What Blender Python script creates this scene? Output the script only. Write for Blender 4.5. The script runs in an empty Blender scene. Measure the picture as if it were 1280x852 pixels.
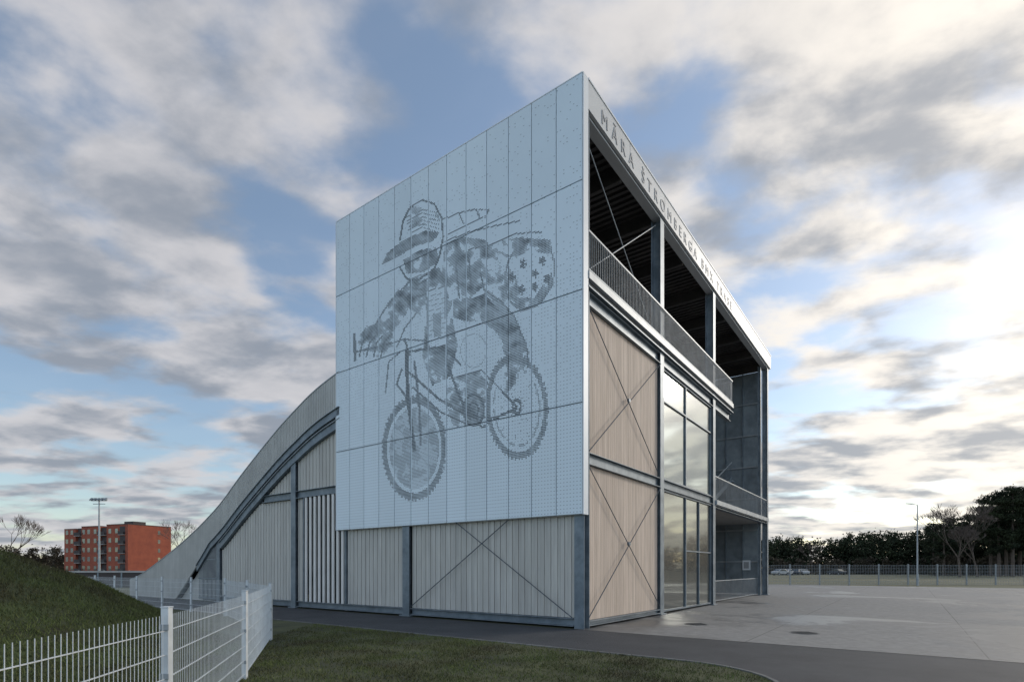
import bpy, math, random
import numpy as np
from mathutils import Vector, Matrix
random.seed(4); rng=np.random.default_rng(4)
S=bpy.context.scene
COL=S.collection

# ------------------------------------------------------------ materials
def mat(name,c1,c2=None,scale=3.0,rough=0.7,metal=0.0,bump=0.0,island=0.0,stretch=(1,1,1),spec=0.5,bscale=None,lo=0.35,hi=0.65):
    m=bpy.data.materials.new(name); m.use_nodes=True
    nt=m.node_tree; N=nt.nodes; L=nt.links
    b=N['Principled BSDF']; b.inputs['Roughness'].default_value=rough; b.inputs['Metallic'].default_value=metal
    b.inputs['Specular IOR Level'].default_value=spec
    c2=c2 or tuple(x*0.8 for x in c1)
    tc=N.new('ShaderNodeTexCoord'); mp=N.new('ShaderNodeMapping'); mp.inputs['Scale'].default_value=stretch
    L.new(tc.outputs['Object'],mp.inputs['Vector'])
    n=N.new('ShaderNodeTexNoise'); n.inputs['Scale'].default_value=scale; n.inputs['Detail'].default_value=5; n.inputs['Roughness'].default_value=.62
    L.new(mp.outputs[0],n.inputs['Vector'])
    r=N.new('ShaderNodeValToRGB'); r.color_ramp.elements[0].position=lo; r.color_ramp.elements[1].position=hi
    r.color_ramp.elements[0].color=(*c2,1); r.color_ramp.elements[1].color=(*c1,1)
    L.new(n.outputs['Fac'],r.inputs[0])
    out=r.outputs[0]
    if island>0:
        g=N.new('ShaderNodeNewGeometry'); mr=N.new('ShaderNodeMapRange')
        mr.inputs['To Min'].default_value=1-island; mr.inputs['To Max'].default_value=1+island
        L.new(g.outputs['Random Per Island'],mr.inputs['Value'])
        v=N.new('ShaderNodeVectorMath'); v.operation='SCALE'
        L.new(out,v.inputs[0]); L.new(mr.outputs[0],v.inputs['Scale']); out=v.outputs[0]
    L.new(out,b.inputs['Base Color'])
    if bump>0:
        n2=N.new('ShaderNodeTexNoise'); n2.inputs['Scale'].default_value=bscale or scale*6; n2.inputs['Detail'].default_value=3
        L.new(mp.outputs[0],n2.inputs['Vector'])
        bp=N.new('ShaderNodeBump'); bp.inputs['Strength'].default_value=bump; bp.inputs['Distance'].default_value=.03
        L.new(n2.outputs['Fac'],bp.inputs['Height']); L.new(bp.outputs[0],b.inputs['Normal'])
    return m

M={}
M['panel']=mat('white_panel',(.71,.80,.85),(.67,.755,.80),.35,.36,0.0,island=.03,spec=.6)
M['white']=mat('white_metal',(.74,.76,.77),(.68,.70,.71),.6,.45)
M['fascia']=mat('fascia_metal',(.56,.57,.57),(.48,.49,.49),.6,.45)
M['hole']=mat('perforation_dark',(.085,.097,.11),(.06,.068,.078),5,.8)
M['hole2']=mat('perforation_fine',(.40,.44,.47),(.33,.37,.40),5,.8)
M['seam']=mat('panel_seam',(.09,.11,.13),(.06,.07,.08),5,.8)
M['steel']=mat('galvanised_steel',(.22,.26,.29),(.13,.16,.185),2.2,.48,.35,bump=.05)
M['steel_l']=mat('galvanised_steel_light',(.38,.41,.42),(.28,.30,.32),2.5,.5,.3)
M['wood']=mat('timber_boards',(.62,.50,.405),(.51,.405,.32),1.4,.75,island=.08,stretch=(6,6,.5),bump=.15)
M['woodL']=mat('timber_boards_weathered',(.54,.52,.47),(.45,.43,.39),1.4,.78,island=.08,stretch=(6,6,.5),bump=.15)
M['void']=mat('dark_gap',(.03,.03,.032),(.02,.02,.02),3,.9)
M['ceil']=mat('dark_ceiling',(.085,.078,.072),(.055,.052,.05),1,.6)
M['mesh']=mat('perforated_mesh',(.26,.30,.32),(.16,.185,.20),1.2,.55,.2,island=.18)
M['slab']=mat('concrete_slab',(.42,.41,.39),(.33,.32,.31),1.5,.8,bump=.1)
M['ramp']=mat('ramp_parapet',(.48,.475,.445),(.39,.385,.36),.8,.6,.1,island=.05)
M['fin']=mat('louvre_paint',(.72,.70,.66),(.62,.6,.56),1,.6,island=.05)
M['asphalt']=mat('asphalt',(.055,.057,.062),(.032,.034,.038),.8,.72,bump=.5,bscale=90)
M['fence']=mat('fence_white',(.66,.69,.70),(.55,.57,.58),6,.5,.1)
M['fence_d']=mat('fence_grey',(.30,.32,.33),(.22,.24,.25),6,.5,.2)
M['soil']=mat('grass_ground',(.085,.090,.036),(.042,.045,.022),.9,.95,bump=.6,bscale=30)
M['mound']=mat('mound_grass',(.070,.092,.030),(.045,.042,.022),1.2,.95,bump=.6,bscale=25)
M['field']=mat('field_grass',(.145,.135,.07),(.075,.082,.04),.06,.95,bump=.3,bscale=4)
M['blade']=mat('grass_blades',(.115,.140,.045),(.080,.070,.036),.8,.8,island=.45,spec=.2)
M['kerb']=mat('kerb_concrete',(.20,.20,.19),(.12,.12,.115),3,.85)
M['brick']=mat('red_brick',(.33,.085,.045),(.25,.062,.036),.5,.85,bump=.1)
M['brick_d']=mat('dark_balcony',(.07,.055,.05),(.05,.04,.04),.6,.8)
M['bark']=mat('bark',(.12,.09,.07),(.07,.055,.045),3,.9)
M['twig']=mat('twigs',(.13,.10,.085),(.09,.07,.06),3,.9)
M['pine']=mat('pine_needles',(.040,.050,.024),(.018,.025,.015),.25,.85,island=.45,spec=.2)
M['brush']=mat('brown_brush',(.075,.06,.042),(.042,.037,.027),.2,.9,island=.4,spec=.2)
M['rubber']=mat('rubber',(.03,.03,.03),(.02,.02,.02),3,.8)
M['iron']=mat('cast_iron',(.07,.07,.07),(.04,.04,.04),20,.6,.3,bump=.3)
M['letters']=mat('sign_letters',(.33,.34,.35),(.28,.29,.30),3,.5,.1)
M['lampglass']=mat('lamp_lens',(.6,.6,.58),(.5,.5,.5),3,.3)
def glass(name,base,mixf):
    m=bpy.data.materials.new(name); m.use_nodes=True; nt=m.node_tree; N=nt.nodes;L=nt.links
    b=N['Principled BSDF']; b.inputs['Base Color'].default_value=(*base,1); b.inputs['Roughness'].default_value=.25
    g=N.new('ShaderNodeBsdfGlossy'); g.inputs['Roughness'].default_value=.03; g.inputs['Color'].default_value=(.72,.82,.82,1)
    n=N.new('ShaderNodeTexNoise'); n.inputs['Scale'].default_value=.7
    bp=N.new('ShaderNodeBump'); bp.inputs['Strength'].default_value=.06; L.new(n.outputs[0],bp.inputs['Height']); L.new(bp.outputs[0],g.inputs['Normal'])
    mx=N.new('ShaderNodeMixShader'); mx.inputs[0].default_value=mixf
    L.new(b.outputs[0],mx.inputs[1]);L.new(g.outputs[0],mx.inputs[2]);L.new(mx.outputs[0],N['Material Output'].inputs['Surface'])
    return m
M['glass']=glass('window_glass',(.05,.06,.058),.34)
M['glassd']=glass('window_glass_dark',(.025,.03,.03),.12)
for nm,c in (('silver',(.45,.46,.47)),('dark',(.04,.045,.06)),('red',(.3,.03,.03)),('whitec',(.7,.7,.7))):
    M['car_'+nm]=mat('car_paint_'+nm,c,tuple(x*.9 for x in c),1,.25,.2)

def plaza_mat():
    m=bpy.data.materials.new('plaza_concrete'); m.use_nodes=True; nt=m.node_tree;N=nt.nodes;L=nt.links
    b=N['Principled BSDF']
    tc=N.new('ShaderNodeTexCoord')
    n=N.new('ShaderNodeTexNoise'); n.inputs['Scale'].default_value=.16; n.inputs['Detail'].default_value=9; n.inputs['Roughness'].default_value=.64;n.inputs['Distortion'].default_value=.8
    L.new(tc.outputs['Object'],n.inputs['Vector'])
    r=N.new('ShaderNodeValToRGB'); e=r.color_ramp.elements; e[0].position=.44;e[0].color=(.105,.103,.10,1);e[1].position=.53;e[1].color=(.235,.228,.215,1)
    L.new(n.outputs[0],r.inputs[0])
    n2=N.new('ShaderNodeTexNoise'); n2.inputs['Scale'].default_value=4; n2.inputs['Detail'].default_value=9; n2.inputs['Roughness'].default_value=.7
    L.new(tc.outputs['Object'],n2.inputs['Vector'])
    mr=N.new('ShaderNodeMapRange'); mr.inputs['From Min'].default_value=.3;mr.inputs['From Max'].default_value=.7;mr.inputs['To Min'].default_value=.75;mr.inputs['To Max'].default_value=1.2
    L.new(n2.outputs[0],mr.inputs[0])
    sep=N.new('ShaderNodeSeparateXYZ'); L.new(tc.outputs['Object'],sep.inputs[0])
    fac=mr.outputs[0]
    for ax,per in (('X',4.0),('Y',4.0)):
        a=N.new('ShaderNodeMath');a.operation='DIVIDE';a.inputs[1].default_value=per;L.new(sep.outputs[ax],a.inputs[0])
        f=N.new('ShaderNodeMath');f.operation='FRACT';L.new(a.outputs[0],f.inputs[0])
        g=N.new('ShaderNodeMath');g.operation='GREATER_THAN';g.inputs[1].default_value=.006;L.new(f.outputs[0],g.inputs[0])
        h=N.new('ShaderNodeMath');h.operation='MULTIPLY_ADD';h.inputs[1].default_value=.5;h.inputs[2].default_value=.5;L.new(g.outputs[0],h.inputs[0])
        k=N.new('ShaderNodeMath');k.operation='MULTIPLY';L.new(fac,k.inputs[0]);L.new(h.outputs[0],k.inputs[1]);fac=k.outputs[0]
    v=N.new('ShaderNodeVectorMath');v.operation='SCALE';L.new(r.outputs[0],v.inputs[0]);L.new(fac,v.inputs['Scale'])
    L.new(v.outputs[0],b.inputs['Base Color'])
    rr=N.new('ShaderNodeMapRange');rr.inputs['From Min'].default_value=.42;rr.inputs['From Max'].default_value=.55;rr.inputs['To Min'].default_value=.34;rr.inputs['To Max'].default_value=.85
    L.new(n.outputs[0],rr.inputs[0]);L.new(rr.outputs[0],b.inputs['Roughness'])
    return m
M['plaza']=plaza_mat()

# ------------------------------------------------------------ builders
def empty(name,loc=(0,0,0),rotz=0):
    e=bpy.data.objects.new(name,None); COL.objects.link(e); e.location=loc; e.rotation_euler=(0,0,rotz); e.empty_display_size=.5
    return e
class MB:
    def __init__(s): s.v=[];s.f=[];s.m=[];s.mats=[]
    def mi(s,k):
        if k not in s.mats: s.mats.append(k)
        return s.mats.index(k)
    def box(s,x0,x1,y0,y1,z0,z1,k):
        s.hexa([(x0,y0,z0),(x1,y0,z0),(x1,y1,z0),(x0,y1,z0),(x0,y0,z1),(x1,y0,z1),(x1,y1,z1),(x0,y1,z1)],k)
    def hexa(s,pts,k):
        n=len(s.v); i=s.mi(k); s.v+=list(pts)
        for q in ((0,3,2,1),(4,5,6,7),(0,1,5,4),(1,2,6,5),(2,3,7,6),(3,0,4,7)):
            s.f.append(tuple(n+a for a in q)); s.m.append(i)
    def rod(s,p,q,r,k,n=6,r2=None):
        p=Vector(p);q=Vector(q);d=q-p
        if d.length<1e-6:return
        r2=r if r2 is None else r2
        d.normalize(); a=d.orthogonal().normalized(); b=d.cross(a)
        o=len(s.v); i=s.mi(k)
        for c,rr in ((p,r),(q,r2)):
            for j in range(n):
                t=2*math.pi*j/n; s.v.append(tuple(c+(a*math.cos(t)+b*math.sin(t))*rr))
        for j in range(n):
            s.f.append((o+j,o+(j+1)%n,o+n+(j+1)%n,o+n+j)); s.m.append(i)
        s.f.append(tuple(o+j for j in reversed(range(n)))); s.m.append(i)
        s.f.append(tuple(o+n+j for j in range(n))); s.m.append(i)
    def face(s,pts,k):
        n=len(s.v); s.v+=list(pts); s.f.append(tuple(range(n,n+len(pts)))); s.m.append(s.mi(k))
    def obj(s,name,parent=None,bevel=0):
        me=bpy.data.meshes.new(name); me.from_pydata(s.v,[],s.f)
        for k in s.mats: me.materials.append(M[k])
        me.polygons.foreach_set('material_index',s.m)
        me.update()
        o=bpy.data.objects.new(name,me); COL.objects.link(o)
        if parent: o.parent=parent
        if bevel:
            b=o.modifiers.new('bevel','BEVEL'); b.width=bevel; b.segments=1; b.limit_method='ANGLE'
        return o

# ------------------------------------------------------------ frame of the building
CX,CY=1.83,14.13
ROT=math.atan2(.8068,.5908)
cR=(math.cos(ROT),math.sin(ROT)); cL=(-math.sin(ROT),math.cos(ROT))
def W(x,y): return (CX+x*cR[0]+y*cL[0], CY+x*cR[1]+y*cL[1])
B=empty('grandstand_building',(CX,CY,0),ROT)
PL=10.39; PZ0,PZ1=3.01,14.48; LEN=23.5

# --- mural panel wall
p=MB()
NW=13; w=PL/NW; zs=[3.01,5.92,8.85,11.70,14.48]
g=.012
for i in range(NW):
    for j in range(4):
        p.box(0,.04,i*w+g,(i+1)*w-g,zs[j]+g*1.2,zs[j+1]-g*1.2,'panel')
p.obj('mural_panels',B)
p=MB(); p.box(.042,.07,.012,PL-.012,PZ0+.02,PZ1-.02,'seam')
for i in range(1,NW): p.box(.072,.12,i*w-.03,i*w+.03,PZ0+.05,PZ1-.05,'steel')
p.obj('panel_backing',B)
p=MB(); p.box(.002,.26,-.035,-.002,PZ0,PZ1,'white'); p.box(.002,.26,PL+.002,PL+.03,PZ0,PZ1,'white'); p.box(.002,.26,0,PL,PZ1+.002,PZ1+.03,'white')
p.box(.075,.26,0,PL,PZ0-.002,PZ0+.03,'white')
p.obj('panel_edge_trim',B)

# --- mural artwork (perforated halftone of a bicycle racer)
pitch=.046
us=np.arange(.03,PL-.02,pitch); zz=np.arange(PZ0+.05,PZ1-.05,pitch)
U,Z=np.meshgrid(us,zz)
Dp=CY+cL[1]*U
AX=640+680*(CX+cL[0]*U)/Dp; AY=710-(Z-1.6)*680/Dp     # artist's sketch grid
D=np.zeros_like(AX)
def seg(pts,wd,val=.9):
    global D
    for (x0,y0),(x1,y1) in zip(pts[:-1],pts[1:]):
        dx,dy=x1-x0,y1-y0; L2=dx*dx+dy*dy+1e-9
        t=np.clip(((AX-x0)*dx+(AY-y0)*dy)/L2,0,1)
        d=np.hypot(AX-x0-t*dx,AY-y0-t*dy)
        D=np.maximum(D,np.where(d<wd/2,val,0))
def inpoly(pts):
    ins=np.zeros(AX.shape,bool); n=len(pts); j=n-1
    for i in range(n):
        xi,yi=pts[i];xj,yj=pts[j]
        c=((yi>AY)!=(yj>AY))&(AX<(xj-xi)*(AY-yi)/(yj-yi+1e-9)+xi)
        ins^=c;j=i
    return ins
def vnoise(sc,seed,sx=1.0):
    r=np.random.default_rng(seed).random((260,260))
    x=(AX-400)/sc*sx;y=AY/sc; xi=x.astype(int)%259; yi=y.astype(int)%259; fx=x-np.floor(x);fy=y-np.floor(y)
    return (r[yi,xi]*(1-fx)+r[yi,xi+1]*fx)*(1-fy)+(r[yi+1,xi]*(1-fx)+r[yi+1,xi+1]*fx)*fy
N1=vnoise(4.5,1)*.55+vnoise(10,2)*.6; N1=(N1-N1.min())/(N1.max()-N1.min())
N2=vnoise(6,7,.6)
def poly(pts,val,thr=.35):
    global D
    m=inpoly(pts)&(N1>thr); D=np.maximum(D,np.where(m,np.clip(val*(.45+.8*(N1-thr)/(1-thr)),0,1),0))
def tone(pts,val):
    global D
    D=np.maximum(D,np.where(inpoly(pts),val*(.6+.6*N2),0))
def erase(mask):
    global D
    D=np.where(mask,0,D)
def ell(cx,cy,rx,ry,tilt=0):
    c,s_=math.cos(tilt),math.sin(tilt)
    X=(AX-cx)*c+(AY-cy)*s_; Y=-(AX-cx)*s_+(AY-cy)*c
    return np.hypot(X/rx,Y/ry),np.arctan2(Y/ry,X/rx)
def ring(cx,cy,rx,ry,w_,val,tilt=0):
    global D
    e,a=ell(cx,cy,rx,ry,tilt); D=np.maximum(D,np.where(abs(e-1)*min(rx,ry)<w_/2,val,0)); return e,a
poly([(556,304),(580,296),(608,300),(618,322),(612,352),(588,372),(566,366),(552,345)],.95,.38)
tone([(563,318),(580,312),(584,345),(570,352)],.55)
poly([(596,316),(620,302),(652,296),(688,300),(692,320),(662,312),(640,326),(618,332),(600,330)],1,.40)
poly([(606,336),(634,330),(646,350),(652,376),(630,386),(606,366)],.85,.45)
poly([(640,372),(668,372),(690,340),(692,356),(676,380),(650,390)],1,.25)
poly([(510,350),(548,334),(562,352),(566,380),(556,402),(532,398),(512,386),(498,372)],.95,.42)
poly([(566,372),(590,372),(606,366),(620,384),(606,400),(584,402),(566,396)],1,.32)
# trailing leg, softly shaded and tapering to the shoe
tone([(598,374),(628,376),(646,400),(658,432),(648,458),(636,440),(620,414),(602,402)],.62)
poly([(604,380),(640,392),(662,440),(652,470),(632,494),(620,486),(634,450),(620,416)],1,.42)
poly([(532,402),(566,398),(572,432),(564,470),(540,482),(528,446)],1,.30)
tone([(540,420),(556,416),(558,456),(544,466)],.8)
poly([(560,474),(598,462),(610,480),(604,520),(588,536),(566,532),(556,500)],.95,.36)
poly([(498,362),(516,366),(508,392),(494,412),(478,420),(470,404),(482,382)],.9,.38)
poly([(446,424),(458,408),(474,402),(490,414),(494,432),(476,446),(456,446)],.9,.40)
for k in range(4): seg([(449+k*9,446),(453+k*9,428),(460+k*9,420)],1.8,.9)
seg([(443,418),(444,450)],3.5,.9)
poly([(477,331),(484,316),(504,300),(532,288),(548,290),(546,298),(520,306),(500,316),(486,327)],1,.06)
for k in range(4): seg([(486+k*6,327-k*3.5),(512+k*6,309-k*3),(542,301-k*1)],1.2,.7)
poly([(504,324),(528,312),(545,308),(549,326),(530,340),(508,342)],1,.22)
poly([(506,266),(519,252),(534,250),(547,260),(552,284),(540,280),(514,284)],.75,.50)
seg([(500,300),(504,276),(513,259),(528,250),(543,255),(552,272),(554,296),(550,318),(543,336),(523,350),(508,348),(500,334)],2.2,.95)
for k in range(6): seg([(508+k*.5,272+k*4),(528,262+k*4.4),(549,266+k*5)],1.1,.75)
seg([(506,346),(522,356),(546,342)],2.2,.9); seg([(512,350),(514,360),(528,362)],1.8,.8)
for pts in ([(554,274),(572,267),(592,262),(612,262),(606,272)],[(560,293),(585,281),(604,271)],[(556,302),(586,290),(620,282),(650,276)],[(574,268),(580,280)],[(596,262),(600,274)],
            [(585,312),(612,306),(646,292),(676,290)],[(570,330),(574,372)],[(586,322),(590,366)],[(512,352),(494,370),(480,388),(468,408)],[(520,392),(506,410),(496,434)],
            [(604,362),(624,374),(642,394),(658,430),(660,460)],[(500,440),(486,452),(482,490)],[(515,372),(540,366),(560,372)],[(600,340),(606,362)]): seg(pts,1.8,.85)
ring(662,343,30,44,1.8,.7,.25)
for sx,sy in ((640,346),(654,330),(669,342),(652,362),(678,326),(668,358),(684,348)):
    ex,ea=ell(sx,sy,5,7); D=np.maximum(D,np.where(ex<(.45+.5*np.abs(np.cos(2.5*ea))),.9,0))
pl=[(533,364),(556,358),(558,430),(536,436)]; erase(inpoly(pl)); seg(pl+[pl[0]],1.5,.75)
for k in range(10): seg([(536,370+k*6.2),(556,366+k*6.2)],1.3,.45)
tone([(541,392),(551,390),(552,420),(542,422)],.55)
seg([(443,440),(470,434),(506,424),(536,426)],2.2,.85); seg([(558,420),(600,404)],2.2,.85); seg([(508,440),(545,434),(566,440)],3.2,.95); seg([(506,424),(512,444)],2.5,.9)
# wheels: thin tyre with low knobs
e,a=ell(646,508,37,63,-.06)
D=np.maximum(D,np.where((e>.90)&(e<1.03),.9*(.7+.35*N1),0)); D=np.maximum(D,np.where((e>=1.03)&(e<1.07)&(np.sin(a*56)>-.1),.8,0))
D=np.maximum(D,np.where((e>.74)&(e<.80)&(N1>.35),.55,0)); D=np.maximum(D,np.where((e<.8)&(np.abs(np.sin(a*9))<.035/np.maximum(e,.2)),.5,0))
erase(inpoly([(612,432),(632,440),(630,480),(610,490)])&(e<.89))
e,a=ell(518,560,38,62,.02)
D=np.maximum(D,np.where((e>.90)&(e<1.03),.9*(.7+.35*N1),0)); D=np.maximum(D,np.where((e>=1.03)&(e<1.07)&(np.sin(a*56)>-.1),.8,0))
D=np.maximum(D,np.where((e<.82),.24+.34*(N1>.55),0)); D=np.maximum(D,np.where((e<.82)&(np.abs(np.sin(a*10))<.05/np.maximum(e,.2)),.6,0))
seg([(508,440),(510,500),(518,562)],4.5,1); seg([(518,452),(524,505),(526,556)],3,.9); seg([(502,462),(496,480),(508,496)],2.5,.9)
erase((np.hypot((AX-592)/16,(AY-438)/21)<1)); ring(592,438,16,21,1.2,.35)
for pts,wd in (([(512,466),(548,498),(585,520)],3),([(516,484),(550,514),(583,530)],2.4),([(560,456),(572,490),(588,524)],3),([(585,520),(620,522),(646,510)],3.2),([(572,470),(602,462),(646,508)],2.2),([(590,512),(602,534),(608,532)],3),([(560,440),(576,456)],2)): seg(pts,wd,.95)
ring(592,512,13,19,2.4,.95); ring(592,512,6,9,2.4,.95); ring(646,508,5,8,3,.95)
verts=[];faces=[];fm=[]
def quad(u,z,hw,hh,mi,x=-.0035):
    n=len(verts); verts.extend([(x,u-hw,z-hh),(x,u-hw,z+hh),(x,u+hw,z+hh),(x,u+hw,z-hh)]); faces.append((n,n+3,n+2,n+1)); fm.append(mi)
for r_,c_ in np.argwhere(D>.2):
    u=U[r_,c_]
    if abs((u/w)-round(u/w))*w<.02: continue
    d=min(1,D[r_,c_]); quad(u,Z[r_,c_],pitch*(.16+.27*d),pitch*(.14+.23*d),0)
for i,u in enumerate(np.arange(.06,PL-.03,.1)):
    for j,z in enumerate(np.arange(PZ0+.07,PZ1,.1)):
        jj=int((z-PZ0)/pitch); ii=int(u/pitch)
        if z>5.92 and rng.random()<min(.85,(z-5.92)*.16): continue
        if D[min(jj,D.shape[0]-1),min(ii,D.shape[1]-1)]>.2: continue
        quad(u,z,.019,.009,1,-.003)
me=bpy.data.meshes.new('mural_perforations'); me.from_pydata(verts,[],faces); me.materials.append(M['hole']); me.materials.append(M['hole2'])
me.polygons.foreach_set('material_index',fm); o=bpy.data.objects.new('mural_perforations',me); COL.objects.link(o); o.parent=B

# --- steel frame
def hcol(mb,x,y,z0,z1,s=.3,ax='x',k='steel'):
    t=.022; h=s/2
    if ax=='x':
        mb.box(x-h,x-h+t,y-h,y+h,z0,z1,k); mb.box(x+h-t,x+h,y-h,y+h,z0,z1,k); mb.box(x-h+t+.001,x+h-t-.001,y-t,y+t,z0,z1,k)
    else:
        mb.box(x-h,x+h,y-h,y-h+t,z0,z1,k); mb.box(x-h,x+h,y+h-t,y+h,z0,z1,k); mb.box(x-t,x+t,y-h+t+.001,y+h-t-.001,z0,z1,k)
p=MB()
YC=[.17,6.72,13.33,19.6]
XC=[5.72,11.9]
hcol(p,.28,.17,0,PZ1-.4,.3,'x')
hcol(p,.23,6.72,0,9.0,.32,'x'); hcol(p,.23,13.33,0,6.6,.32,'x')
hcol(p,.23,19.6,0,3.2,.3,'x')
for x in XC: hcol(p,x,.2,0,13.6,.34,'y')
hcol(p,23.05,.2,0,13.6,.30,'y'); hcol(p,22.2,.35,0,13.55,.16,'y')
for y in (3.5,7,10.2): hcol(p,23.25,y,0,13.6,.25,'y')
for y in (5.2,10.1):
    for x in XC+[17.5]: hcol(p,x,y,9.46 if x<15 else 0,13.5,.25,'y')
for x in XC+[23.05]: p.box(x-.25,x+.25,-.03,.45,0.014,.05,'steel')
for y in YC[1:]: p.box(0.0,.5,y-.25,y+.25,.010,.05,'steel')
p.obj('steel_columns',B,bevel=.004)

def ibeam_x(mb,x0,x1,y0,z0,z1,k='steel',d=.22):
    t=.022
    mb.box(x0,x1,y0,y0+d,z1-t,z1,k); mb.box(x0,x1,y0,y0+d,z0,z0+t,k); mb.box(x0,x1,y0+d*.5-.01,y0+d*.5+.01,z0+t+.001,z1-t-.001,k)
def ibeam_y(mb,y0,y1,x0,z0,z1,k='steel',d=.22):
    t=.022
    mb.box(x0,x0+d,y0,y1,z1-t,z1,k); mb.box(x0,x0+d,y0,y1,z0,z0+t,k); mb.box(x0+d*.5-.01,x0+d*.5+.01,y0,y1,z0+t+.001,z1-t-.001,k)
p=MB()
for a,b in [(.44,5.54),(5.90,11.72)]:
    ibeam_x(p,a,b,.03,4.38,4.70,'steel'); ibeam_x(p,a,b,.03,8.62,8.98)
ibeam_x(p,.44,5.54,.03,.06,.20)
ibeam_x(p,12.08,14.7,.05,8.62,8.98)
ibeam_x(p,12.08,22.85,.05,4.28,4.39)
for a,b in ((.34,6.55),(6.89,13.16),(13.5,19.44)): ibeam_y(p,a,b,.10,.06,.28)
for a,b in ((6.89,13.16),(13.5,15.7),(.34,6.55)): ibeam_y(p,a,b,.08,4.42,4.72)
p.box(.27,14.75,-.06,.04,9.24,9.44,'steel_l')
p.box(.27,14.75,-.05,.05,9.02,9.06,'steel')
p.obj('steel_beams',B,bevel=.003)
p=MB()
def xb_x(x0,x1,y,z0,z1,r=.014,k='steel'):
    p.rod((x0,y,z0),(x1,y,z1),r,k); p.rod((x0,y+.03,z1),(x1,y+.03,z0),r,k)
xb_x(.4,5.55,.02,.3,4.36,k='seam'); xb_x(.4,5.55,.02,4.72,8.6,k='seam')
xb_x(.4,5.55,.2,9.5,13.4,.016,k='steel_l')
p.rod((.06,.34,.3),(.06,6.55,4.4),.014,'seam'); p.rod((.09,.34,4.4),(.09,6.55,.3),.014,'seam')
for z in (2.35,6.7): p.rod((2.97,.0,z),(2.97,.07,z),.06,'steel',10)
p.obj('bracing_rods',B)

# --- timber boards
p=MB()
bw=.125
def boards_x(x0,x1,y,z0,z1,k='wood'):
    x=x0
    while x<x1-.01:
        e=min(x+bw,x1); p.box(x+.003,e-.003,y+rng.uniform(0,.003),y+.03,z0,z1,k); x=e
boards_x(.44,5.54,.14,.21,4.37); boards_x(.44,5.54,.14,4.71,8.61)
p.obj('timber_cladding_front',B)
RU=[8.0,10.4,11.9,14.1,15.8,17.4,19.2,21.2,23.4,25.8,28.5,31]
RZ=[9.35,8.85,8.45,7.50,6.60,5.72,4.60,3.68,2.83,2.03,1.20,.75]
uu=np.linspace(8,30,133); zt=np.interp(uu,RU,RZ)
k_=np.ones(9)/9; zt=np.convolve(np.pad(zt,4,'edge'),k_,'valid')
def top(u): return float(np.interp(u,uu,zt))
def low(u):
    b=top(u)-1.28
    if u>20.2: b=min(b,b-(u-20.2)*.35)
    return max(.02,b)
p=MB()
def boards_y(y0,y1,x,z0,zf,k='woodL'):
    y=y0;i=0
    while y<y1-.01:
        wdt=bw if i%2 else bw*.75
        e=min(y+wdt,y1); z1=zf(e) if callable(zf) else zf
        xx=x+(0 if i%2 else .014)+rng.uniform(0,.003)
        if z1>z0+.02: p.box(xx,x+.04,y+.006,e-.006,z0,z1,k)
        y=e;i+=1
boards_y(.34,6.55,.19,.29,4.41)
boards_y(6.89,9.95,.19,.29,4.41)
boards_y(12.75,13.16,.19,.29,4.41)
boards_y(10.1,13.16,.19,4.73,lambda u:low(u)-.3)
boards_y(13.5,15.6,.19,4.73,lambda u:max(4.74,low(u)-.75))
boards_y(13.5,19.44,.19,.29,lambda u:min(4.41,low(u)-.75))
p.obj('timber_cladding_side',B)
p=MB()
y=10.1
while y<12.65:
    p.box(.10,.15,y,y+.13,.29,4.41,'fin'); y+=.29
for y in (10.02,12.68): p.box(.12,.26,y-.03,y+.03,.29,4.41,'steel')
p.obj('louvre_fins',B)
p=MB()
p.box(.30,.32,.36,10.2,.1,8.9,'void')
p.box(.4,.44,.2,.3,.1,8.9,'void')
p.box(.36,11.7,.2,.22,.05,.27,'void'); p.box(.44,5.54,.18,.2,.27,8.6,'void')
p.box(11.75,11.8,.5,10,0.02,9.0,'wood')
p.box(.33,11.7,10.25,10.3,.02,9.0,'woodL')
for a,b in zip(uu[:-1],uu[1:]):
    if a<10.1 or b>28: continue
    xa=.60 if a<13 else .27
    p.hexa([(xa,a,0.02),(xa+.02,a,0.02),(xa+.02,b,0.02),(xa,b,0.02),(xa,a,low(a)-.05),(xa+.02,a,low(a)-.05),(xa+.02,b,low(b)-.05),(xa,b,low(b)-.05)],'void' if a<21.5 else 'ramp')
p.obj('inner_walls',B)

for x0,nm in ((.02,'ramp_parapet'),(11.9,'ramp_parapet_back')):
    u0=10.2 if x0<1 else 11
    p=MB(); u=u0
    while u<30:
        e=u+.11
        p.hexa([(x0,u+.008,low(u)),(x0+.05,u+.008,low(u)),(x0+.05,e-.008,low(e)),(x0,e-.008,low(e)),(x0,u+.008,top(u)),(x0+.05,u+.008,top(u)),(x0+.05,e-.008,top(e)),(x0,e-.008,top(e))],'ramp')
        u=e
    u=u0
    while u<29.8:
        e=u+.25
        p.hexa([(x0-.02,u,top(u)+.002),(x0+.09,u,top(u)+.002),(x0+.09,e,top(e)+.002),(x0-.02,e,top(e)+.002),(x0-.02,u,top(u)+.04),(x0+.09,u,top(u)+.04),(x0+.09,e,top(e)+.04),(x0-.02,e,top(e)+.04)],'steel_l')
        p.hexa([(x0+.055,u,low(u)),(x0+.075,u,low(u)),(x0+.075,e,low(e)),(x0+.055,e,low(e)),(x0+.055,u,top(u)),(x0+.075,u,top(u)),(x0+.075,e,top(e)),(x0+.055,e,top(e))],'mesh')
        u=e
    p.obj(nm,B)
p=MB(); u=10.2
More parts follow.
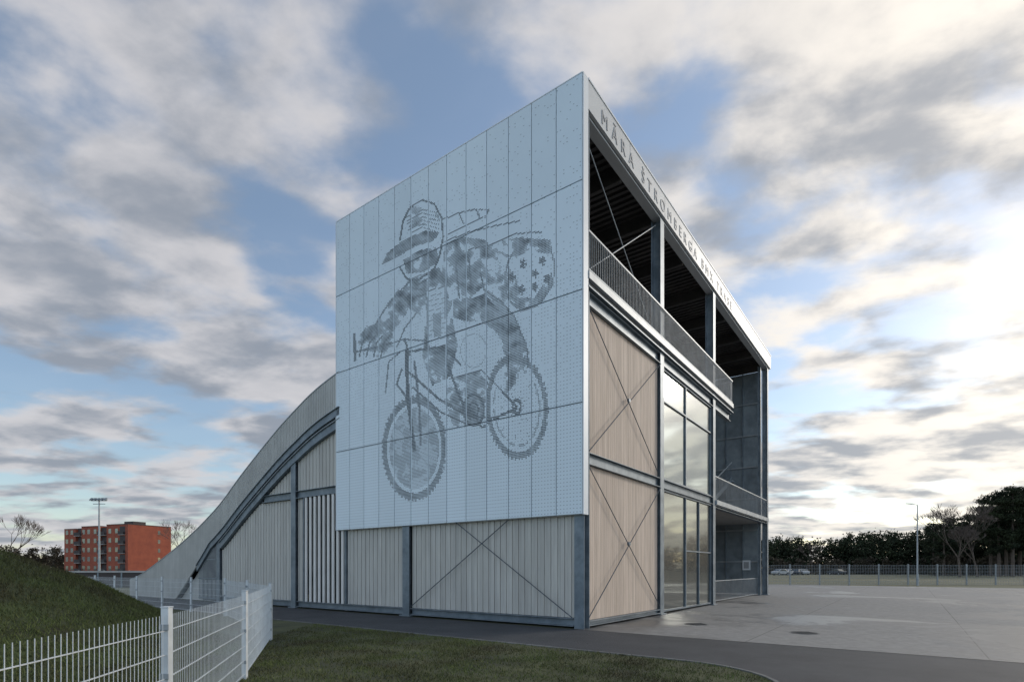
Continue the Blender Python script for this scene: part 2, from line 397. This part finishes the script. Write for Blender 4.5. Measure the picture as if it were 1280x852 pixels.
while u<21.4:
    e=u+.2
    for d0,d1,xa,xb in ((.0,-.30,.0,.2),(-.42,-.74,.04,.24)):
        if d0==-.42 and u>19.3: continue
        a0=low(u)+d1;a1=low(u)+d0-.003;b0=low(e)+d1;b1=low(e)+d0-.003
        p.hexa([(xa,u,a0),(xb,u,a0),(xb,e,b0),(xa,e,b0),(xa,u,a1),(xb,u,a1),(xb,e,b1),(xa,e,b1)],'steel')
        p.hexa([(xa-.06,u,a1-.025),(xa-.002,u,a1-.025),(xa-.002,e,b1-.025),(xa-.06,e,b1-.025),(xa-.06,u,a1),(xa-.002,u,a1),(xa-.002,e,b1),(xa-.06,e,b1)],'steel_l')
    u=e
p.obj('ramp_stringers',B)
p=MB(); u=10.5
while u<29.9:
    e=u+.25; f=lambda q:max(.03,top(q)-1.15)
    p.hexa([(.12,u,f(u)-.02),(11.88,u,f(u)-.02),(11.88,e,f(e)-.02),(.12,e,f(e)-.02),(.12,u,f(u)),(11.88,u,f(u)),(11.88,e,f(e)),(.12,e,f(e))],'asphalt'); u=e
p.obj('ramp_deck',B)
p=MB()
for y in np.arange(19.8,21.6,.07): p.box(.1,.115,y,y+.025,.1,low(y)-.32,'steel_l')
for z in (.15,1.1,2.0): p.box(.085,.098,19.78,21.6,z,z+.05,'steel')
p.obj('mesh_gate',B)

# --- roof
p=MB()
p.box(.265,LEN,-.03,.06,13.70,PZ1-.02,'fascia'); p.box(.265,LEN,-.05,.10,PZ1-.018,PZ1+.03,'white')
p.box(.265,LEN,.062,.35,13.62,13.68,'fascia')
p.box(LEN-.06,LEN,.062,10.35,13.70,PZ1-.02,'fascia')
p.box(.265,LEN-.06,10.3,10.35,13.70,PZ1-.02,'fascia')
for k in range(1,8): p.box(k*2.9,k*2.9+.012,-.033,-.0305,13.70,PZ1-.02,'seam')
p.obj('roof_fascia',B)
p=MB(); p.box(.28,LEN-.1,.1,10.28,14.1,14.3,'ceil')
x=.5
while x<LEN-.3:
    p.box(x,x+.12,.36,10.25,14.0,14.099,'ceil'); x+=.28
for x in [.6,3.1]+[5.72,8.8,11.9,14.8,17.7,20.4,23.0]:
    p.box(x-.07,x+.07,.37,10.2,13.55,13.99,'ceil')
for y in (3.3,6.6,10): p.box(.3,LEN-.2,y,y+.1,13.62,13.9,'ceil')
p.obj('roof_ceiling',B)
cu=bpy.data.curves.new('sign_lettering','FONT'); cu.body='M\u0100RA \u0160TROMBERGA BMX TRASE'; cu.size=.54; cu.extrude=.006; cu.space_character=1.85
cu.materials.append(M['letters'])
t=bpy.data.objects.new('sign_lettering',cu); COL.objects.link(t); t.parent=B; t.location=(1.0,-.041,13.82); t.rotation_euler=(math.pi/2,0,0)

# --- floors, terrace
p=MB()
p.box(.28,14.7,.06,10.2,9.07,9.44,'slab'); p.box(12.08,22.8,.33,4.2,4.30,4.55,'slab')
p.box(12.08,22.85,-.04,.045,4.40,4.60,'steel_l')
p.obj('floor_slabs',B)
def railing(name,x0,x1,y,z,h=1.08,st=.095,dp=.03):
    p=MB(); x=x0
    while x<x1: p.box(x,x+.010,y,y+dp,z+.08,z+h-.03,'steel'); x+=st
    p.box(x0,x1,y-.005,y+.05,z+h-.03,z+h+.02,'steel_l'); p.box(x0,x1,y,y+.045,z+.04,z+.079,'steel')
    p.obj(name,B)
railing('terrace_railing',.3,14.7,-.03,9.44,1.08,.11,.018); railing('gallery_railing',12.1,22.8,.08,4.58,1.1,.12,.014)
p=MB(); y=.05
while y<5: p.box(14.7,14.74,y,y+.012,9.5,10.5,'steel'); y+=.095
p.box(14.69,14.75,.03,5,10.5,10.55,'steel_l'); p.obj('terrace_end_railing',B)
p=MB()
p.box(.3,LEN-.1,10.22,10.26,9.45,13.6,'mesh')
for k in range(5): p.box(1.5,11.5,5+k*.9,9.9,9.45+k*.35,9.79+k*.35,'slab')
p.obj('terrace_stand',B)

# --- glazing
p=MB()
for z0,z1 in ((.10,4.36),(4.72,8.60)):
    p.box(5.95,11.7,.155,.175,z0,z1,'glass' if z0>1 else 'glassd')
p.obj('window_glass',B)
p=MB()
for z0,z1 in ((.08,4.37),(4.71,8.61)):
    for x in (5.92,8.4,11.66): p.box(x-.03,x+.03,.10,.153,z0,z1,'steel')
    for z in (z0,z1-.06): p.box(5.92,11.68,.095,.152,z,z+.06,'steel')
    if z0>1: zz_=z0+(z1-z0)*.70; p.box(5.92,11.68,.097,.151,zz_,zz_+.05,'steel')
p.box(10.0,10.05,.097,.151,.1,4.3,'steel'); p.box(8.4,11.64,.096,.1505,2.25,2.3,'steel')
p.obj('window_frames',B)

# --- stair hall
p=MB()
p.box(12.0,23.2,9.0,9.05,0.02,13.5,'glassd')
for i in range(10):
    for j in range(7):
        y0=.45+i*1.0; z0=.1+j*1.92
        p.box(22.98,23.0,y0+.03,y0+.97,z0+.03,z0+1.89,'mesh')
for j in range(7): p.box(22.90,22.96,.4,10.2,.06+j*1.92,.14+j*1.92,'steel_l')
for i in range(1,10): p.box(22.9,22.955,.41+i,.48+i,0.05,13.5,'steel')
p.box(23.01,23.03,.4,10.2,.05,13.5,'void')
p.obj('stair_hall_walls',B)
p=MB()
def flight(x0,x1,y0,y1,z0,z1,n=14):
    for i in range(n):
        xa=x0+(x1-x0)*i/n; xb=x0+(x1-x0)*(i+1)/n; z=z0+(z1-z0)*(i+1)/n
        p.box(min(xa,xb),max(xa,xb)-.02,y0,y1,z-.05,z,'steel_l')
    for y in (y0-.05,y1+.02):
        p.hexa([(x0,y,z0-.15),(x0,y+.03,z0-.15),(x1,y+.03,z1-.15),(x1,y,z1-.15),(x0,y,z0+.15),(x0,y+.03,z0+.15),(x1,y+.03,z1+.15),(x1,y,z1+.15)],'steel')
        p.hexa([(x0,y,z0+1.0),(x0,y+.03,z0+1.0),(x1,y+.03,z1+1.0),(x1,y,z1+1.0),(x0,y,z0+1.06),(x0,y+.03,z0+1.06),(x1,y+.03,z1+1.06),(x1,y,z1+1.06)],'steel_l')
        for i in range(n*2):
            f=i/(n*2); xx=x0+(x1-x0)*f; z_=z0+(z1-z0)*f; p.box(xx,xx+.015,y,y+.02,z_+.15,z_+1.0,'steel')
flight(15,20,3.6,4.8,0.17,2.3); flight(20,15,5.1,6.3,2.3,4.55); flight(16.5,22,1.9,3.1,4.6,7.0); flight(22,16,3.4,4.6,7.0,9.4)
p.box(20,21.6,3.6,6.3,2.2,2.3,'steel_l'); p.box(22,22.85,1.9,4.6,6.9,7.0,'steel_l')
p.obj('steel_stairs',B)
p=MB(); x=13.0
while x<22.5: p.box(x,x+.012,.5,.515,.1,1.0,'steel_l'); x+=.16
p.box(13,22.5,.49,.53,1.0,1.04,'steel_l'); p.box(13,22.5,.49,.53,.08,.11,'steel_l')
p.obj('entrance_railing',B)
p=MB(); p.box(22.85,22.89,1.0,1.45,1.5,2.1,'white'); p.box(22.84,22.849,1.08,1.37,1.6,2.0,'letters'); p.obj('notice_board',B)

# ------------------------------------------------------------ ground
def sheet(name,pts,z,k,local=False):
    me=bpy.data.meshes.new(name); me.from_pydata([(x,y,0) for x,y in pts],[],[tuple(range(len(pts)))]); me.materials.append(M[k])
    o=bpy.data.objects.new(name,me); COL.objects.link(o)
    if local: o.location=(CX,CY,z); o.rotation_euler=(0,0,ROT)
    else: o.location=(0,0,z)
    return o
sheet('ground',[(-3000,-3000),(3000,-3000),(3000,3000),(-3000,3000)],0,'field')
sheet('lawn',[(-40,-10),(30,-10),(30,26),(-40,34)],.004,'soil')
arc=[(-3.1-1.9*(1-math.cos(t)),-3.7-1.9*math.sin(t)) for t in np.linspace(0,math.pi/2,10)]
sheet('asphalt_path',[(-.0,36),(-3.1,36)]+arc+[(-30,-5.6),(-30,-80),(0,-80)],.008,'asphalt',True)
sheet('concrete_plaza',[(0,.3),(0,-80),(47,-80),(47,30),(12,30),(12,.3)],.012,'plaza',True)
p=MB()
edge=[(-3.1,36),(-3.1,-3.7)]+arc[1:]+[(-30,-5.6)]
for a,b in zip(edge[:-1],edge[1:]):
    d=Vector((b[0]-a[0],b[1]-a[1])).normalized(); nn=Vector((d.y,-d.x))*.06
    p.hexa([(a[0],a[1],0),(b[0],b[1],0),(b[0]+nn.x,b[1]+nn.y,0),(a[0]+nn.x,a[1]+nn.y,0),(a[0],a[1],.022),(b[0],b[1],.022),(b[0]+nn.x,b[1]+nn.y,.022),(a[0]+nn.x,a[1]+nn.y,.022)],'kerb')
o=p.obj('path_kerb'); o.location=(CX,CY,0); o.rotation_euler=(0,0,ROT)

def mz(x,y):
    d=np.sqrt(((x+11.2)/6.2)**2+((y-9.6)/5.6)**2); t=np.clip((d-.18)/.85,0,1); s=1-(t*t*(3-2*t))
    return 1.92*s*(1+.04*np.sin(x*1.7)*np.cos(y*1.3))+.03*np.sin(x*4.1+y*2.2)*s
gx=np.linspace(-18.2,-4.4,70); gy=np.linspace(3.6,15.9,64)
vs=[(float(x),float(y),float(mz(x,y))-.004) for y in gy for x in gx]
fs=[(j*70+i,j*70+i+1,(j+1)*70+i+1,(j+1)*70+i) for j in range(63) for i in range(69)]
me=bpy.data.meshes.new('grass_mound'); me.from_pydata(vs,[],fs); me.materials.append(M['mound']); me.polygons.foreach_set('use_smooth',[True]*len(fs))
o=bpy.data.objects.new('grass_mound',me); COL.objects.link(o)

def fence_x(y): return np.interp(y,[1,4.57,7.88,12.1,30],[-2.4,-2.9,-3.87,-5.37,-5.37])
def tri_mesh(name,V,k):
    n=len(V)
    me=bpy.data.meshes.new(name); me.vertices.add(n*3); me.vertices.foreach_set('co',V.ravel())
    me.loops.add(n*3); me.loops.foreach_set('vertex_index',np.arange(n*3)); me.polygons.add(n)
    me.polygons.foreach_set('loop_start',np.arange(0,n*3,3)); me.update(calc_edges=True); me.materials.append(M[k])
    o=bpy.data.objects.new(name,me); COL.objects.link(o); return o
def blades(name,xy,zf,h0,h1,wd):
    n=len(xy); X=xy[:,0];Y=xy[:,1];Z=zf
    a=rng.uniform(0,2*math.pi,n); h=rng.uniform(h0,h1,n); lean=rng.normal(0,.5,(n,2))*h[:,None]
    dx=np.cos(a)*wd;dy=np.sin(a)*wd
    V=np.empty((n,3,3)); V[:,0]=np.stack([X-dx,Y-dy,Z],1);V[:,1]=np.stack([X+dx,Y+dy,Z],1);V[:,2]=np.stack([X+lean[:,0],Y+lean[:,1],Z+h],1)
    return tri_mesh(name,V,'blade')
NB=330000
xy=np.stack([rng.uniform(-10,5,NB),rng.uniform(4.5,20,NB)],1)
dx=xy[:,0]-CX;dy=xy[:,1]-CY; lx=dx*cR[0]+dy*cR[1]; ly=dx*cL[0]+dy*cL[1]
ok=(lx<-3.2)&(ly>-5.7)&~((lx>-5.0)&(ly<-3.7)&(((lx+5)**2+(ly+3.7)**2)>1.8**2))&(xy[:,0]>fence_x(xy[:,1])-.3)
clump=np.sin(xy[:,0]*3.1+np.sin(xy[:,1]*2.3)*2)*np.sin(xy[:,1]*2.7+xy[:,0])
ok&=rng.random(NB)<(.60+.40*clump)*np.clip(11/xy[:,1],.3,1)
xy=xy[ok]; blades('grass',xy,np.full(len(xy),.004),.02,.055,.007)
xy=np.stack([rng.uniform(-16,-4.5,150000),rng.uniform(3.7,12,150000)],1); xy=xy[xy[:,0]<fence_x(xy[:,1])]
blades('mound_grass',xy,mz(xy[:,0],xy[:,1])-.004,.03,.08,.007)

for (x,y) in ((7.2,13.4),(5.25,15.5)):
    p=MB(); p.rod((0,0,0),(0,0,.010),.34,'kerb',24); p.rod((0,0,.0),(0,0,.014),.29,'iron',24)
    for k in range(-3,4): p.box(-.22,.22,k*.07-.012,k*.07+.012,.0145,.018,'iron')
    o=p.obj('manhole_cover'); o.location=(x,y,.008)

# ------------------------------------------------------------ fences
def fence(name,pts,h,pit=.055,k='fence',r=.0026,hp=.2,post=.03,doub=True):
    E=empty(name); pp=MB(); ww=MB()
    for i,(x,y) in enumerate(pts):
        pp.box(x-post,x+post,y-post,y+post,0,h+.06,k); pp.box(x-post-.004,x+post+.004,y-post-.004,y+post+.004,h+.061,h+.072,k)
        for z in (.25,.7,h-.1): pp.box(x-post-.008,x+post+.008,y-post-.012,y-post-.001,z-.025,z+.025,'steel_l')
    for a,b in zip(pts[:-1],pts[1:]):
        a=Vector(a);b=Vector(b);d=b-a;L=d.length;d/=L;nn=Vector((d.y,-d.x))*.006
        n=int(L/pit)
        for i in range(1,n):
            q=a+d*(i*pit); ww.rod((q.x,q.y,.05),(q.x,q.y,h),r,k,4)
        z=.08
        while z<h:
            for s in ((-1,1) if doub else (1,)): ww.rod((a.x+nn.x*s,a.y+nn.y*s,z),(b.x+nn.x*s,b.y+nn.y*s,z),r*1.3,k,4)
            z+=hp
    pp.obj('posts',E,bevel=.003); ww.obj('wire_mesh',E)
f1=[(-2.2,-.5),(-2.5,2.0),(-2.9,4.57),(-3.87,7.88),(-5.37,12.1)]
fence('mesh_fence',f1,1.21,post=.032)
f2=[(-5.37,12.1),(-7.3,15.0),(-9.6,18.2)]+[W(-3.3,y) for y in (14.5,17,19.5,22,24.5,27)]
fence('mesh_fence',f2,1.21,pit=.07,r=.0035)
f3=[(-40+k*2.5,30-.1*k) for k in range(7)]
fence('mesh_fence',f3,1.4,pit=.08,r=.006)
f4=[(18+k*2.9,52+.03*k*2.9) for k in range(22)]
fence('perimeter_fence',f4,1.95,pit=.16,k='fence_d',r=.009,hp=.3,post=.05,doub=False)
fence('perimeter_fence',[(-60+k*3,64) for k in range(13)],1.3,pit=.2,k='fence_d',r=.009,hp=.3,post=.05,doub=False)

p=MB(); p.box(-4,4,0,.3,0,1.25,'brick_d'); p.box(-4.1,4.1,-.08,.38,1.252,1.40,'slab')
for x in (-3,-1,1,3): p.box(x-.06,x+.06,-.04,-.001,0,1.25,'steel')
o=p.obj('barrier_wall'); o.location=(-34,46,0)

# ------------------------------------------------------------ lamps
def street_lamp(x,y,h,side=-1):
    E=empty('street_lamp',(x,y,0)); p=MB(); p.rod((0,0,0),(0,0,1.1),.11,'steel_l',10); p.rod((0,0,1.1),(0,0,h),.075,'steel_l',10,.045)
    p.rod((0,0,h),(side*.5,0,h+.1),.035,'steel_l',8); p.obj('pole',E)
    p=MB(); p.hexa([(side*.45,-.12,h+.05),(side*1.1,-.1,h+.1),(side*1.1,.1,h+.1),(side*.45,.12,h+.05),(side*.45,-.1,h+.15),(side*1.1,-.07,h+.16),(side*1.1,.07,h+.16),(side*.45,.1,h+.15)],'steel_l'); p.obj('lamp_head',E)
street_lamp(38.0,51.0,7.55)
E=empty('floodlight_mast',(-68.3,90,0))
p=MB(); p.rod((0,0,0),(0,0,12.8),.2,'steel_l',10,.1); p.box(-1.3,1.3,-.06,.06,12.75,12.87,'steel_l'); p.box(-1.0,1.0,-.06,.06,12.2,12.3,'steel_l'); p.obj('mast',E)
p=MB()
for k in range(5):
    x=-1.15+k*.57; p.hexa([(x-.22,-.35,12.75),(x+.22,-.35,12.75),(x+.22,.05,12.9),(x-.22,.05,12.9),(x-.22,-.4,12.9),(x+.22,-.4,12.9),(x+.22,0,13.25),(x-.22,0,13.25)],'steel'); p.box(x-.18,x+.18,-.43,-.402,12.8,12.88,'lampglass')
p.obj('floodlights',E)

# ------------------------------------------------------------ brick block
BB=empty('brick_apartment_building',(-116.5,165,0),math.atan2(.938,.346))
p=MB(); H=15.0
p.box(0,14,0,9.5,0,H,'brick'); p.box(.8,13.5,9.5,13,0,H-.6,'brick'); p.box(-.1,14,13,21,0,H-.3,'brick'); p.box(.8,13.5,21,24,0,H-.9,'brick'); p.box(0,14,24,29.5,0,H-.9,'brick')
p.obj('walls',BB)
p=MB()
p.box(-.08,14.08,-.08,9.55,H,H+.2,'brick_d'); p.box(-.18,14.05,12.95,21.05,H-.3,H-.1,'brick_d'); p.box(0.,14.05,23.95,29.55,H-.9,H-.7,'brick_d'); p.box(3,7,2,6,H+.2,H+1.2,'brick_d'); p.obj('roof',BB)
p=MB()
for s in range(5):
    z=1.0+s*2.85
    for y in (4.4,7.4,14,17,19.4,25.2,27.6): p.box(-.13 if 13<y<21 else -.03,.02 if not 13<y<21 else -.08,y,y+1.2,z,z+1.4,'glassd')
    p.box(9.5,10.3,-.03,.0,z,z+1.2,'glassd')
p.obj('windows',BB)
p=MB()
for s in range(5):
    z=.4+s*2.85
    for y0,y1 in ((9.6,12.9),(21.1,23.9),(1.2,3.6)):
        p.box(-.6,.79 if y0>9 else -.02,y0,y1,z,z+.15,'slab'); p.box(-.62,-.55,y0,y1,z+.15,z+1.2,'brick_d')
        p.box(.7 if y0>9 else -.03,.79 if y0>9 else -.005,y0,y1,z+.2,z+2.6,'brick_d')
p.obj('balconies',BB)

# ------------------------------------------------------------ cars
def car(x,y,rz,k):
    E=empty('parked_car',(x,y,0),rz)
    prof=[(-2.1,.35),(-2.15,.75),(-2.0,.95),(-1.35,1.0),(-.8,1.42),(.55,1.45),(1.2,1.02),(1.95,.9),(2.15,.7),(2.12,.35),(1.75,.3),(1.6,.55),(1.25,.62),(.95,.5),(.85,.3),(-.85,.3),(-.95,.5),(-1.25,.62),(-1.6,.5),(-1.75,.3)]
    p=MB(); n=len(prof)
    p.v+=[(a,-.85,b) for a,b in prof]+[(a,.85,b) for a,b in prof]; i=p.mi(k)
    p.f+=[tuple(range(n)),tuple(reversed(range(n,2*n)))];p.m+=[i,i]
    for j in range(n): p.f.append((j,n+j,n+(j+1)%n,(j+1)%n));p.m.append(i)
    p.obj('body',E,bevel=.06)
    p=MB()
    for s in (-1,1):
        for q in ([(-1.15,1.03),(-.75,1.36),(-.15,1.38),(-.15,1.03)],[(-.08,1.03),(-.08,1.38),(.5,1.38),(1.0,1.03)]):
            p.face([(a,s*.856,b) for a,b in q],'glassd')
    p.face([(.62,-.72,1.42),(.62,.72,1.42),(1.17,.76,1.06),(1.17,-.76,1.06)],'glassd'); p.face([(-.86,-.72,1.4),(-.86,.72,1.4),(-1.32,.76,1.04),(-1.32,-.76,1.04)],'glassd')
    p.obj('windows',E)
    p=MB()
    for a in (-1.27,1.27):
        for s in (-1,1): p.rod((a,s*.66,.31),(a,s*.87,.31),.31,'rubber',16); p.rod((a,s*.871,.31),(a,s*.885,.31),.18,'steel_l',10)
    p.obj('wheels',E)
for i,(px,k) in enumerate(((976,'car_silver'),(984,'car_whitec'),(994,'car_dark'),(1003,'car_silver'),(1046,'car_dark'))):
    yy=128+i*2.0; car((px-640)/680*yy,yy,.3+.4*i,k)

# ------------------------------------------------------------ trees
def tris_obj(name,C,size,k,parent=None):
    n=len(C); a=rng.normal(size=(n,3));a/=np.linalg.norm(a,axis=1)[:,None]; b=rng.normal(size=(n,3)); b-=a*(a*b).sum(1)[:,None]; b/=np.linalg.norm(b,axis=1)[:,None]
    s=size*rng.uniform(.6,1.4,(n,1)); V=np.empty((n,3,3)); V[:,0]=C-a*s;V[:,1]=C+a*s;V[:,2]=C+b*s*1.1
    o=tri_mesh(name,V,k)
    if parent:o.parent=parent
    return o
def pine(x,y,h):
    E=empty('pine_tree',(x,y,0)); p=MB(); lean=rng.uniform(-.4,.4)
    p.rod((0,0,0),(lean,0,h*.95),.2+h*.008,'bark',8,.05); C=[]
    nb=int(h*2.0)
    for i in range(nb):
        f=.30+.68*i/nb; z=h*f; a=rng.uniform(0,6.28); L=h*.20*math.sin(math.pi*min(1,(1.05-f)/.9)**.7)*rng.uniform(.5,1.25)+.3
        e=(lean*f+math.cos(a)*L,math.sin(a)*L,z+L*rng.uniform(0,.35)); p.rod((lean*f,0,z),e,.06,'bark',4,.02)
        for q in range(4):
            t=rng.uniform(.4,1.05); c=np.array([lean*f+(e[0]-lean*f)*t,e[1]*t,z+(e[2]-z)*t]); m=60
            C.append(c+rng.normal(size=(m,3))*np.array([.50,.50,.24])*(.5+h*.026))
    p.obj('trunk_and_limbs',E); tris_obj('needles',np.vstack(C),.17,'pine',E)
def bare(x,y,h,spread=.5,seed=1,levels=6):
    r=random.Random(seed); E=empty('bare_tree',(x,y,0)); p=MB(); tw=MB()
    def br(pos,d,L,rad,lv):
        q=pos
        for s in range(2):
            d=(d+Vector((r.uniform(-.12,.12),r.uniform(-.12,.12),.05))).normalized(); q2=q+d*L/2
            (p if lv>2 else tw).rod(q,q2,rad,'bark' if lv>2 else 'twig',5 if lv>3 else 3,rad*.85); q=q2; rad*=.85
        if lv==0: return
        for k in range(3 if lv>1 else 4):
            nd=(d+Vector((r.uniform(-1,1),r.uniform(-1,1),r.uniform(-.25,.5)))*spread*1.25).normalized()
            br(q,nd,L*r.uniform(.66,.86),max(rad*.68,.022),lv-1)
    br(Vector((0,0,0)),Vector((0,0,1)),h*.24,h*.016,levels)
    p.obj('trunk_and_limbs',E); tw.obj('twigs',E)
def P(px,Y): return ((px-640)/680*Y,Y)
bare(*P(1200,100),14.5,.5,3); bare(*P(1222,104),13,.5,8)
bare(*P(4,95),14,.5,5,5); bare(*P(226,150),18,.5,6,5); bare(*P(212,185),17,.5,9,5); bare(*P(1015,150),10,.5,12,5)
for px,Y,h in ((1180,122,13),(1212,126,14),(1238,116,16.5),(1249,110,17),(1258,113,18),(1266,108,18),(1275,114,17),(1284,112,17.5),(1300,106,18),(1246,125,16),(1262,124,18),(1166,135,12.5),(1225,130,14.5),(1322,110,18)):
    x,y=P(px,Y); pine(x,y,h)
def mass(name,spec,k,size,cone=.35,dens=230):
    C=[]
    for px0,px1,Y,h0,h1,n in spec:
        for i in range(n):
            px=px0+(px1-px0)*rng.random(); yy=Y+rng.uniform(-8,8); x,y=P(px,yy); h=h0+(h1-h0)*rng.random()
            for q in range(7):
                f=1 if q==0 else rng.uniform(.12,.95); rr=h*.17*rng.uniform(.7,1.2)*(1.15-cone*f)
                m=dens//7; off=rng.normal(size=3)*h*.11*(1.1-f)
                v=rng.normal(size=(m,3))*rr*.55*np.array([1,1,.75])
                C.append(v+np.array([x+off[0],y+off[1],h*f-rr*.6]))
    C=np.vstack(C); C=C[C[:,2]>.1]
    return tris_obj(name,C,size,k)
mass('distant_pine_forest',[(950,1060,165,8,11,80),(1055,1170,160,8.5,12.5,110),(1160,1300,150,9,15,120),(1300,1500,150,10,16,60)],'pine',.36,.4)
mass('distant_brush',[(962,1180,150,2.5,4.5,60),(1170,1330,125,2.5,5,50),(-60,85,190,6,9.5,60),(215,330,230,4,8,30)],'brush',.36,.2)
mass('distant_woods',[(-700,-60,260,9,15,60),(-60,330,300,6,9,60),(330,960,330,8,13,50),(1400,1900,220,9,16,60)],'pine',.75)

# ------------------------------------------------------------ sky
AZ=math.radians(60); EL=math.radians(22)
sd=Vector((math.sin(AZ)*math.cos(EL),math.cos(AZ)*math.cos(EL),math.sin(EL)))
wd=bpy.data.worlds.new('World'); S.world=wd; wd.use_nodes=True; nt=wd.node_tree;N=nt.nodes;L=nt.links
try:
    wd.cycles.sampling_method='MANUAL'; wd.cycles.sample_map_resolution=512
except Exception: pass
bg=N['Background']; bg.inputs['Strength'].default_value=.1
sky=N.new('ShaderNodeTexSky'); sky.sky_type='NISHITA'; sky.sun_disc=False; sky.sun_elevation=EL; sky.sun_rotation=AZ; sky.air_density=1.0; sky.dust_density=.6; sky.ozone_density=1.2
tc=N.new('ShaderNodeTexCoord'); sp=N.new('ShaderNodeSeparateXYZ'); L.new(tc.outputs['Generated'],sp.inputs[0])
def math_(op,a,b=None,c=None):
    n=N.new('ShaderNodeMath'); n.operation=op
    for i,v in enumerate((a,b,c)):
        if v is None: continue
        if isinstance(v,(int,float)): n.inputs[i].default_value=v
        else: L.new(v,n.inputs[i])
    return n.outputs[0]
zc=math_('ADD',math_('MAXIMUM',sp.outputs['Z'],0.0),.16)
cb=N.new('ShaderNodeCombineXYZ'); L.new(math_('DIVIDE',sp.outputs['X'],zc),cb.inputs[0]); L.new(math_('DIVIDE',sp.outputs['Y'],zc),cb.inputs[1])
def noise(scale,detail,rough,dist,rot,st,off):
    mp=N.new('ShaderNodeMapping'); mp.inputs['Rotation'].default_value=(0,0,math.radians(rot)); mp.inputs['Scale'].default_value=st; mp.inputs['Location'].default_value=off
    L.new(cb.outputs[0],mp.inputs['Vector']); n=N.new('ShaderNodeTexNoise'); n.inputs['Scale'].default_value=scale;n.inputs['Detail'].default_value=detail;n.inputs['Roughness'].default_value=rough;n.inputs['Distortion'].default_value=dist
    L.new(mp.outputs[0],n.inputs['Vector']); return n.outputs['Fac']
def mrange(v,a,b,c,d,sm=True):
    n=N.new('ShaderNodeMapRange'); n.interpolation_type='SMOOTHSTEP' if sm else 'LINEAR'
    n.inputs['From Min'].default_value=a;n.inputs['From Max'].default_value=b;n.inputs['To Min'].default_value=c;n.inputs['To Max'].default_value=d
    L.new(v,n.inputs['Value']); return n.outputs['Result']
big=noise(.9,2,.5,.2,25,(1,1.15,1),(3.1,1.7,0))
fine=noise(3.0,8,.50,.12,30,(1.0,1.25,1),(1.2,4.4,0))
comb=math_('ADD',math_('MULTIPLY',big,.50),math_('MULTIPLY',fine,.50))
dotn=N.new('ShaderNodeVectorMath'); dotn.operation='DOT_PRODUCT'; L.new(tc.outputs['Generated'],dotn.inputs[0]); dotn.inputs[1].default_value=sd
sunside=mrange(dotn.outputs['Value'],-.2,1,0,1,False)
comb2=math_('ADD',comb,math_('MULTIPLY',sunside,.03))
cover=mrange(comb2,.435,.545,.04,.95)
puff=noise(3.6,7,.52,.15,30,(1,1.3,1),(7.7,2.2,0))
shade=mrange(math_('ADD',math_('MULTIPLY',puff,.65),math_('MULTIPLY',noise(1.1,3,.5,.2,10,(1,1.4,1),(2.7,9.2,0)),.35)),.39,.59,0,1)
dense=mrange(comb2,.50,.66,0,1)
def mixc(f,a,b):
    n=N.new('ShaderNodeMix'); n.data_type='RGBA'
    if isinstance(f,(int,float)): n.inputs[0].default_value=f
    else: L.new(f,n.inputs[0])
    for i,v in ((6,a),(7,b)):
        if isinstance(v,tuple): n.inputs[i].default_value=(*v,1)
        else: L.new(v,n.inputs[i])
    return n.outputs[2]
cl=mixc(shade,(2.95,3.3,3.9),(6.5,6.4,6.6))
cl=mixc(math_('MULTIPLY',dense,.35),cl,(3.4,3.65,4.15))
glow=math_('POWER',math_('MAXIMUM',dotn.outputs['Value'],0.0),5.0)
cl2=mixc(math_('MULTIPLY',glow,math_('MULTIPLY_ADD',shade,.80,.20)),cl,(14.5,13.2,11.2))
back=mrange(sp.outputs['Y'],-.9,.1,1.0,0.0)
def scale(v,s):
    n=N.new('ShaderNodeVectorMath'); n.operation='SCALE'; L.new(v,n.inputs[0])
    if isinstance(s,(int,float)): n.inputs['Scale'].default_value=s
    else: L.new(s,n.inputs['Scale'])
    return n.outputs[0]
skyc=mixc(.15,scale(sky.outputs[0],1.65),(4.2,5.2,6.2))
# sky colour behind the camera boosted and blued, added to light the panels
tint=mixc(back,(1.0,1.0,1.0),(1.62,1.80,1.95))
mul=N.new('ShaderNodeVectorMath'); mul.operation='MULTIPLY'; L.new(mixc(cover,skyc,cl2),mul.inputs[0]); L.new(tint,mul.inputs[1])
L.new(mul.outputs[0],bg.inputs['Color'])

sl=bpy.data.lights.new('sun','SUN'); sl.energy=1.25; sl.angle=math.radians(12); sl.color=(1,.92,.82)
so=bpy.data.objects.new('sun',sl); COL.objects.link(so); so.rotation_euler=sd.to_track_quat('Z','Y').to_euler(); so.location=(30,20,40)

# ------------------------------------------------------------ camera
cam=bpy.data.cameras.new('camera'); co=bpy.data.objects.new('camera',cam); COL.objects.link(co)
co.location=(0,0,1.6); co.rotation_euler=(math.pi/2,0,0); cam.sensor_width=36; cam.lens=36*680/1280; cam.shift_y=(710-426)/1280; cam.clip_end=6000; cam.clip_start=.05
S.camera=co
S.view_settings.view_transform='Standard'; S.view_settings.look='None'; S.view_settings.exposure=0
